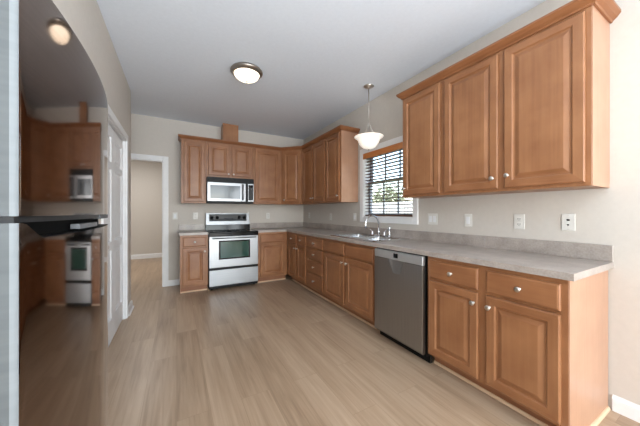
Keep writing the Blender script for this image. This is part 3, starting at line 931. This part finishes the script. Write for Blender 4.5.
# ---- pantry bifold door ----------------------------------------------------------
dd = bpy.data.objects.new('door_1', None); COL.objects.link(dd); dd.location = (XP - 0.03, 3.12, 0); dd['kind'] = 'structure'
dinv = root_matrix(dd).inverted()
DXF = XP - 0.024                       # door face
def leaf(y0, y1):
    """local: x -> world y, front -y -> world +x"""
    m = MB(); wl = y1 - y0; z0, z1 = 0.012, 2.022; th = 0.034
    st = 0.075
    panels = [(1.690, 1.930), (0.945, 1.625), (0.225, 0.865)]
    # stiles and rails around the panels
    def fbox(a, b, c, d): m.box(a, b, 0, th, c, d)
    m.box(0, st, 0, th, z0, z1, 0.0015); m.box(wl - st, wl, 0, th, z0, z1, 0.0015)
    edges = [z0] + [v for p in sorted(panels) for v in p] + [z1]
    for k in range(0, len(edges), 2): m.box(st, wl - st, 0.0002, th - 0.0002, edges[k], edges[k + 1])
    for a, b in panels:
        ring_panel(m, st, wl - st, a, b, [(0, 0.0), (0.004, 0.006), (0.012, 0.012), (0.020, 0.012), (0.045, 0.003), (0.048, 0.003)], 0, None, None, False)
    xf = dinv @ Matrix.Translation((DXF, y0, 0)) @ Matrix.Rotation(R(90), 4, 'Z')
    return m.build('door_leaf', M['door'], dd, xf)
leaf(DY0 + 0.016, 3.130); leaf(3.134, DY1 - 0.016)
m = MB(); m.box(XP - 0.075, XP - 0.03, DY0 + 0.013, DY1 - 0.013, 2.024, 2.032); m.build('track', M['vent'], dd, dinv)
m = MB(); m.lathe([(0.010, 0.0), (0.007, 0.012), (0.016, 0.02), (0.017, 0.027), (0.0, 0.032)], (DXF + 0.0005, 2.80, 0.92), 'x', 16); m.build('knob', M['nickel'], dd, dinv)

# ---- window ------------------------------------------------------------------------
wd = bpy.data.objects.new('window_1', None); COL.objects.link(wd); wd.location = (XR, 2.465, 1.18); wd['kind'] = 'structure'
wi = root_matrix(wd).inverted()
cw = 0.073
m = MB()
m.box(XR - 0.018, XR - 0.0005, WY0 - cw, WY0, WZ0 - cw, WZ1 + cw, 0.003); m.box(XR - 0.018, XR - 0.0005, WY1, WY1 + cw, WZ0 - cw, WZ1 + cw, 0.003)
m.box(XR - 0.018, XR - 0.0005, WY0, WY1, WZ1, WZ1 + cw, 0.003); m.box(XR - 0.018, XR - 0.0005, WY0, WY1, WZ0 - cw, WZ0, 0.003)
m.build('casing', M['trim'], wd, wi)
m = MB()
e = 0.0005
m.box(XR, XR + 0.148, WY0 + e, WY0 + 0.012, WZ0 + e, WZ1 - e); m.box(XR, XR + 0.148, WY1 - 0.012, WY1 - e, WZ0 + e, WZ1 - e)
m.box(XR, XR + 0.148, WY0 + 0.012, WY1 - 0.012, WZ0 + e, WZ0 + 0.012); m.box(XR, XR + 0.148, WY0 + 0.012, WY1 - 0.012, WZ1 - 0.012, WZ1 - e)
m.build('window_jamb', M['trim'], wd, wi)
ZM = 1.640
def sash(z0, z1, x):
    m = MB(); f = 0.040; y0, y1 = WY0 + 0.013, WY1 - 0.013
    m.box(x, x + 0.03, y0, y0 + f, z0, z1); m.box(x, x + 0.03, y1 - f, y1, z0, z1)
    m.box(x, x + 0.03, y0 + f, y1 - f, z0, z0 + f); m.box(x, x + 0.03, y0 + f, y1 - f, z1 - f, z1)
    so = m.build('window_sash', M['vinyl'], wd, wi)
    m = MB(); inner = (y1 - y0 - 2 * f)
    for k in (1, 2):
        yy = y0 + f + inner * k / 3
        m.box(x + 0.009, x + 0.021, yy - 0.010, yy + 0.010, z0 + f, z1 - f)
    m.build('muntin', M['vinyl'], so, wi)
    m = MB(); m.face([(x + 0.015, y0 + f, z0 + f), (x + 0.015, y1 - f, z0 + f), (x + 0.015, y1 - f, z1 - f), (x + 0.015, y0 + f, z1 - f)])
    m.build('pane', M['glass'], so, wi)
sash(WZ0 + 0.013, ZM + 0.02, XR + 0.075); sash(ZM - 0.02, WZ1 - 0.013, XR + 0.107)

# ---- wooden blind --------------------------------------------------------------------
bl = thing('window_blind', 'wooden slat blind with an orange-brown valance in the window', 'blind', (XR + 0.03, 2.4725, 1.169))
bi = root_matrix(bl).inverted()
m = MB(); m.box(XR - 0.022, XR - 0.006, WY0 + 0.004, WY1 - 0.004, 1.980, 2.057, 0.004)
m.build('valance', M['valance'], bl, bi)
m = MB(); m.box(XR + 0.004, XR + 0.056, WY0 + 0.018, WY1 - 0.018, 2.005, 2.046); m.build('head_rail', M['blind'], bl, bi)
m = MB()
zs = 1.985; n = 0
tilt = R(-9)
while zs > 1.205:
    c, s = math.cos(tilt) * 0.025, math.sin(tilt) * 0.025
    cx = XR + 0.030
    th = 0.0016
    y0, y1 = WY0 + 0.020, WY1 - 0.020
    A = [(cx - c, zs - s - th), (cx + c, zs + s - th), (cx + c, zs + s + th), (cx - c, zs - s + th)]
    f0 = [m.bm.verts.new((x, y0, z)) for x, z in A]; f1 = [m.bm.verts.new((x, y1, z)) for x, z in A]
    m.bm.faces.new(f0); m.bm.faces.new(f1)
    for k in range(4): m.bm.faces.new([f0[k], f0[(k + 1) % 4], f1[(k + 1) % 4], f1[k]])
    zs -= 0.0445
m.build('slats', M['blind'], bl, bi)
m = MB(); m.box(XR + 0.006, XR + 0.054, WY0 + 0.020, WY1 - 0.020, 1.1695, 1.190, 0.003); m.build('bottom_rail', M['blind'], bl, bi)
for y in (WY0 + 0.13, 2.465, WY1 - 0.13):
    m = MB(); m.box(XR + 0.0035, XR + 0.0045, y - 0.002, y + 0.002, 1.18, 2.01); m.box(XR + 0.0555, XR + 0.0565, y - 0.002, y + 0.002, 1.18, 2.01)
    m.build('ladder_cord', M['blind'], bl, bi)

# ---- ceiling lamp ----------------------------------------------------------------------
cl = thing('ceiling_light', 'round flush ceiling light with a nickel rim and lit glass bowl', 'ceiling light', (0.665, 2.815, ZC))
m = MB(); m.lathe([(0.0, -0.001), (0.150, -0.001), (0.160, -0.008), (0.170, -0.022), (0.168, -0.034), (0.152, -0.044), (0.142, -0.056), (0.134, -0.056), (0.134, -0.030), (0.0, -0.030)], (0, 0, 0), 'z', 48)
m.build('rim', M['nickel_dark'], cl)
m = MB(); m.lathe([(0.133, -0.046)] + [(0.133 * math.cos(t * math.pi / 20), -0.046 - 0.076 * math.sin(t * math.pi / 20)) for t in range(1, 10)] + [(0.0, -0.122)], (0, 0, 0), 'z', 48)
m.build('glass_bowl', M['glow_ceiling'], cl)
m = MB(); m.lathe([(0.0, -0.1225), (0.012, -0.1235), (0.010, -0.130), (0.007, -0.136), (0.0, -0.140)], (0, 0, 0), 'z', 16)
m.build('finial', M['nickel'], cl)

# ---- pendant -----------------------------------------------------------------------------
PX, PY = 2.050, 2.445
pn = thing('pendant_light', 'pendant lamp with a lit bell-shaped glass bowl hanging over the sink', 'pendant light', (PX, PY, ZC))
zo = ZC
m = MB(); m.lathe([(0.0, -0.001), (0.060, -0.001), (0.063, -0.008), (0.050, -0.018), (0.020, -0.028), (0.008, -0.034), (0.0, -0.034)], (0, 0, 0), 'z', 28); m.build('canopy', M['nickel'], pn)
m = MB(); m.tube([(0, 0, -0.033), (0, 0, -0.475)], 0.0055, 10)
m.lathe([(0.0055, -0.455), (0.011, -0.467), (0.013, -0.477), (0.009, -0.488), (0.0, -0.492)], (0, 0, 0), 'z', 14)
m.build('stem', M['nickel'], pn)
for k in range(3):
    a = R(100 + 120 * k)
    m = MB()
    P = [(0.006, -0.470), (0.020, -0.488), (0.030, -0.520), (0.050, -0.555), (0.082, -0.576), (0.106, -0.590), (0.120, -0.612), (0.131, -0.640)]
    m.tube([(r * math.cos(a), r * math.sin(a), z) for r, z in P], 0.005, 8)
    m.build('arm', M['nickel'], pn)
BR = [(0.055, -0.762), (0.080, -0.748), (0.102, -0.726), (0.118, -0.700), (0.129, -0.672), (0.140, -0.652), (0.156, -0.638), (0.172, -0.629), (0.176, -0.624), (0.168, -0.622), (0.150, -0.631), (0.133, -0.645), (0.121, -0.672), (0.110, -0.700), (0.094, -0.722), (0.072, -0.741), (0.0, -0.757)]
m = MB(); m.lathe([(0.0, -0.772), (0.030, -0.770)] + BR, (0, 0, 0), 'z', 48); m.build('glass_bowl', M['glow_pendant'], pn)
m = MB(); m.tube([(0, 0, -0.488), (0, 0, -0.757)], 0.007, 10); m.build('center_rod', M['nickel'], pn)
m = MB(); m.lathe([(0.0, -0.7725), (0.013, -0.773), (0.010, -0.782), (0.006, -0.790), (0.0, -0.795)], (0, 0, 0), 'z', 16); m.build('finial', M['nickel'], pn)

# ---- ceiling vent ------------------------------------------------------------------------
cv = thing('ceiling_vent', 'dark metal vent in the ceiling at the top edge left', 'vent', (-0.30, 2.145, ZC))
m = MB(); a, b = 0.075, 0.11
for x0, x1, y0, y1 in ((-a, a, -b, -b + 0.016), (-a, a, b - 0.016, b), (-a, -a + 0.016, -b + 0.016, b - 0.016), (a - 0.016, a, -b + 0.016, b - 0.016)): m.box(x0, x1, y0, y1, -0.008, -0.001)
m.build('frame', M['vent'], cv)
m = MB()
for k in range(9):
    y = -b + 0.026 + k * 0.021; m.box(-a + 0.016, a - 0.016, y - 0.004, y + 0.004, -0.006, -0.002)
m.build('louvers', M['vent'], cv)

# ---- outlets and switches -----------------------------------------------------------------
def plate(name, label, loc, rotz, kind, group):
    w = 0.116 if kind == 'double' else 0.072
    r = thing(name, label, 'outlet' if 'outlet' in name or 'jack' in name else 'switch', loc, rotz, 'outlets and switches on the walls')
    MB().box(-w / 2, w / 2, -0.006, -0.0005, -0.058, 0.058, 0.003, None, 2).build('cover_plate', M['plate'], r)
    if kind == 'outlet':
        for s in (-1, 1):
            m = MB(); m.box(-0.016, 0.016, -0.0085, -0.006, s * 0.021 - 0.014, s * 0.021 + 0.014, 0.001)
            so = m.build('socket', M['plate'], r)
            m = MB()
            m.box(-0.0085, -0.0055, -0.0092, -0.0084, s * 0.021 - 0.004, s * 0.021 + 0.007); m.box(0.0055, 0.0085, -0.0092, -0.0084, s * 0.021 - 0.003, s * 0.021 + 0.006)
            m.box(-0.002, 0.002, -0.0092, -0.0084, s * 0.021 - 0.011, s * 0.021 - 0.007)
            m.build('slots', M['slot'], so)
    elif kind == 'jack':
        m = MB(); m.box(-0.008, 0.008, -0.0078, -0.0058, 0.010, 0.021, 0.0005); j = m.build('phone_socket', M['slot'], r)
        m = MB(); m.lathe([(0.005, -0.006), (0.005, -0.010), (0.003, -0.010), (0.003, -0.014), (0.0, -0.014)], (0, 0, -0.018), 'y', 14); m.build('coaxial_socket', M['slot'], r)
        m = MB()
        for z in (-0.047, 0.047): m.lathe([(0.003, -0.006), (0.0025, -0.0075), (0.0, -0.0078)], (0, 0, z), 'y', 10)
        m.build('screws', M['nickel'], r)
    else:
        for x in ((-0.023, 0.023) if kind == 'double' else (0.0,)):
            m = MB(); m.box(-0.0165 + x, 0.0165 + x, -0.009, -0.006, -0.033, 0.033, 0.001); m.build('rocker', M['door'], r)
    return r
plate('wall_outlet', 'white outlet left of the window, on the right wall near the back corner', (XR, 4.645, 1.160), RZ, 'outlet', None)
plate('wall_outlet', 'white outlet on the right wall under the two-door upper cabinet', (XR, 3.815, 1.145), RZ, 'outlet', None)
plate('light_switch', 'white switch just left of the window casing', (XR, 3.125, 1.150), RZ, 'single', None)
plate('light_switch', 'wide white double switch right of the window', (XR, 1.775, 1.150), RZ, 'double', None)
plate('light_switch', 'white single switch on the right wall between the double switch and an outlet', (XR, 1.398, 1.147), RZ, 'single', None)
plate('wall_outlet', 'white outlet over the backsplash seam, second plate from the worktop end', (XR, 0.994, 1.147), RZ, 'outlet', None)
plate('phone_jack', 'white wall jack plate with two dark sockets nearest the worktop end', (XR, 0.705, 1.152), RZ, 'jack', None)
plate('light_switch', 'white switch beside the casing of the opening on the back wall', (-0.023, YB, 1.160), 0, 'single', None)
plate('wall_outlet', 'white outlet on the back wall left of the range', (0.286, YB, 1.160), 0, 'outlet', None)
plate('wall_outlet', 'white outlet on the back wall right of the range', (1.579, YB, 1.155), 0, 'outlet', None)

# ---- outside the window ----------------------------------------------------------------------
struct(MB().box(2.52, 16.0, -8, 16, -0.62, -0.50).build('ground', M['lawn']))
fe = thing('garden_fence', 'white board fence seen through the blind', 'fence', (7.0, 4.5, -0.5))
m = MB()
for k in range(60):
    y = -4 + k * 0.2
    m.box(-0.012, 0.012, y - 0.092, y + 0.092, 0.02, 2.10)
m.build('boards', M['fence'], fe)
m = MB(); m.box(0.013, 0.05, -4.1, 7.9, 0.35, 0.44); m.box(0.013, 0.05, -4.1, 7.9, 1.65, 1.74); m.build('rails', M['fence'], fe)
def tree(label, loc, h, r, seed):
    rnd = random.Random(seed)
    t = thing('garden_tree', label, 'tree', loc, 0, 'trees outside the window')
    m = MB(); m.tube([(0, 0, 0.001), (0.04, 0.02, h * 0.35), (-0.03, 0.05, h * 0.75)], [0.12, 0.09, 0.05], 10); m.build('trunk', M['bark'], t)
    m = MB()
    for k in range(1500):
        u, v, q = rnd.uniform(-1, 1), rnd.uniform(0, 2 * math.pi), rnd.random() ** 0.4
        s = math.sqrt(1 - u * u)
        p = Vector((r * q * s * math.cos(v), r * q * s * math.sin(v), h * 0.68 + r * 0.95 * q * u))
        a = Vector((rnd.uniform(-1, 1), rnd.uniform(-1, 1), rnd.uniform(-1, 1))).normalized(); b = a.orthogonal().normalized()
        c = 0.11
        m.face([p - a * c, p + b * c * 0.5, p + a * c, p - b * c * 0.5])
    m.build('foliage', M['leaf'], t)
tree('leafy green tree outside the left part of the window', (9.4, 9.6, -0.5), 3.2, 1.0, 3)
tree('leafy green tree outside the right part of the window', (10.6, 7.0, -0.5), 3.2, 0.9, 5)
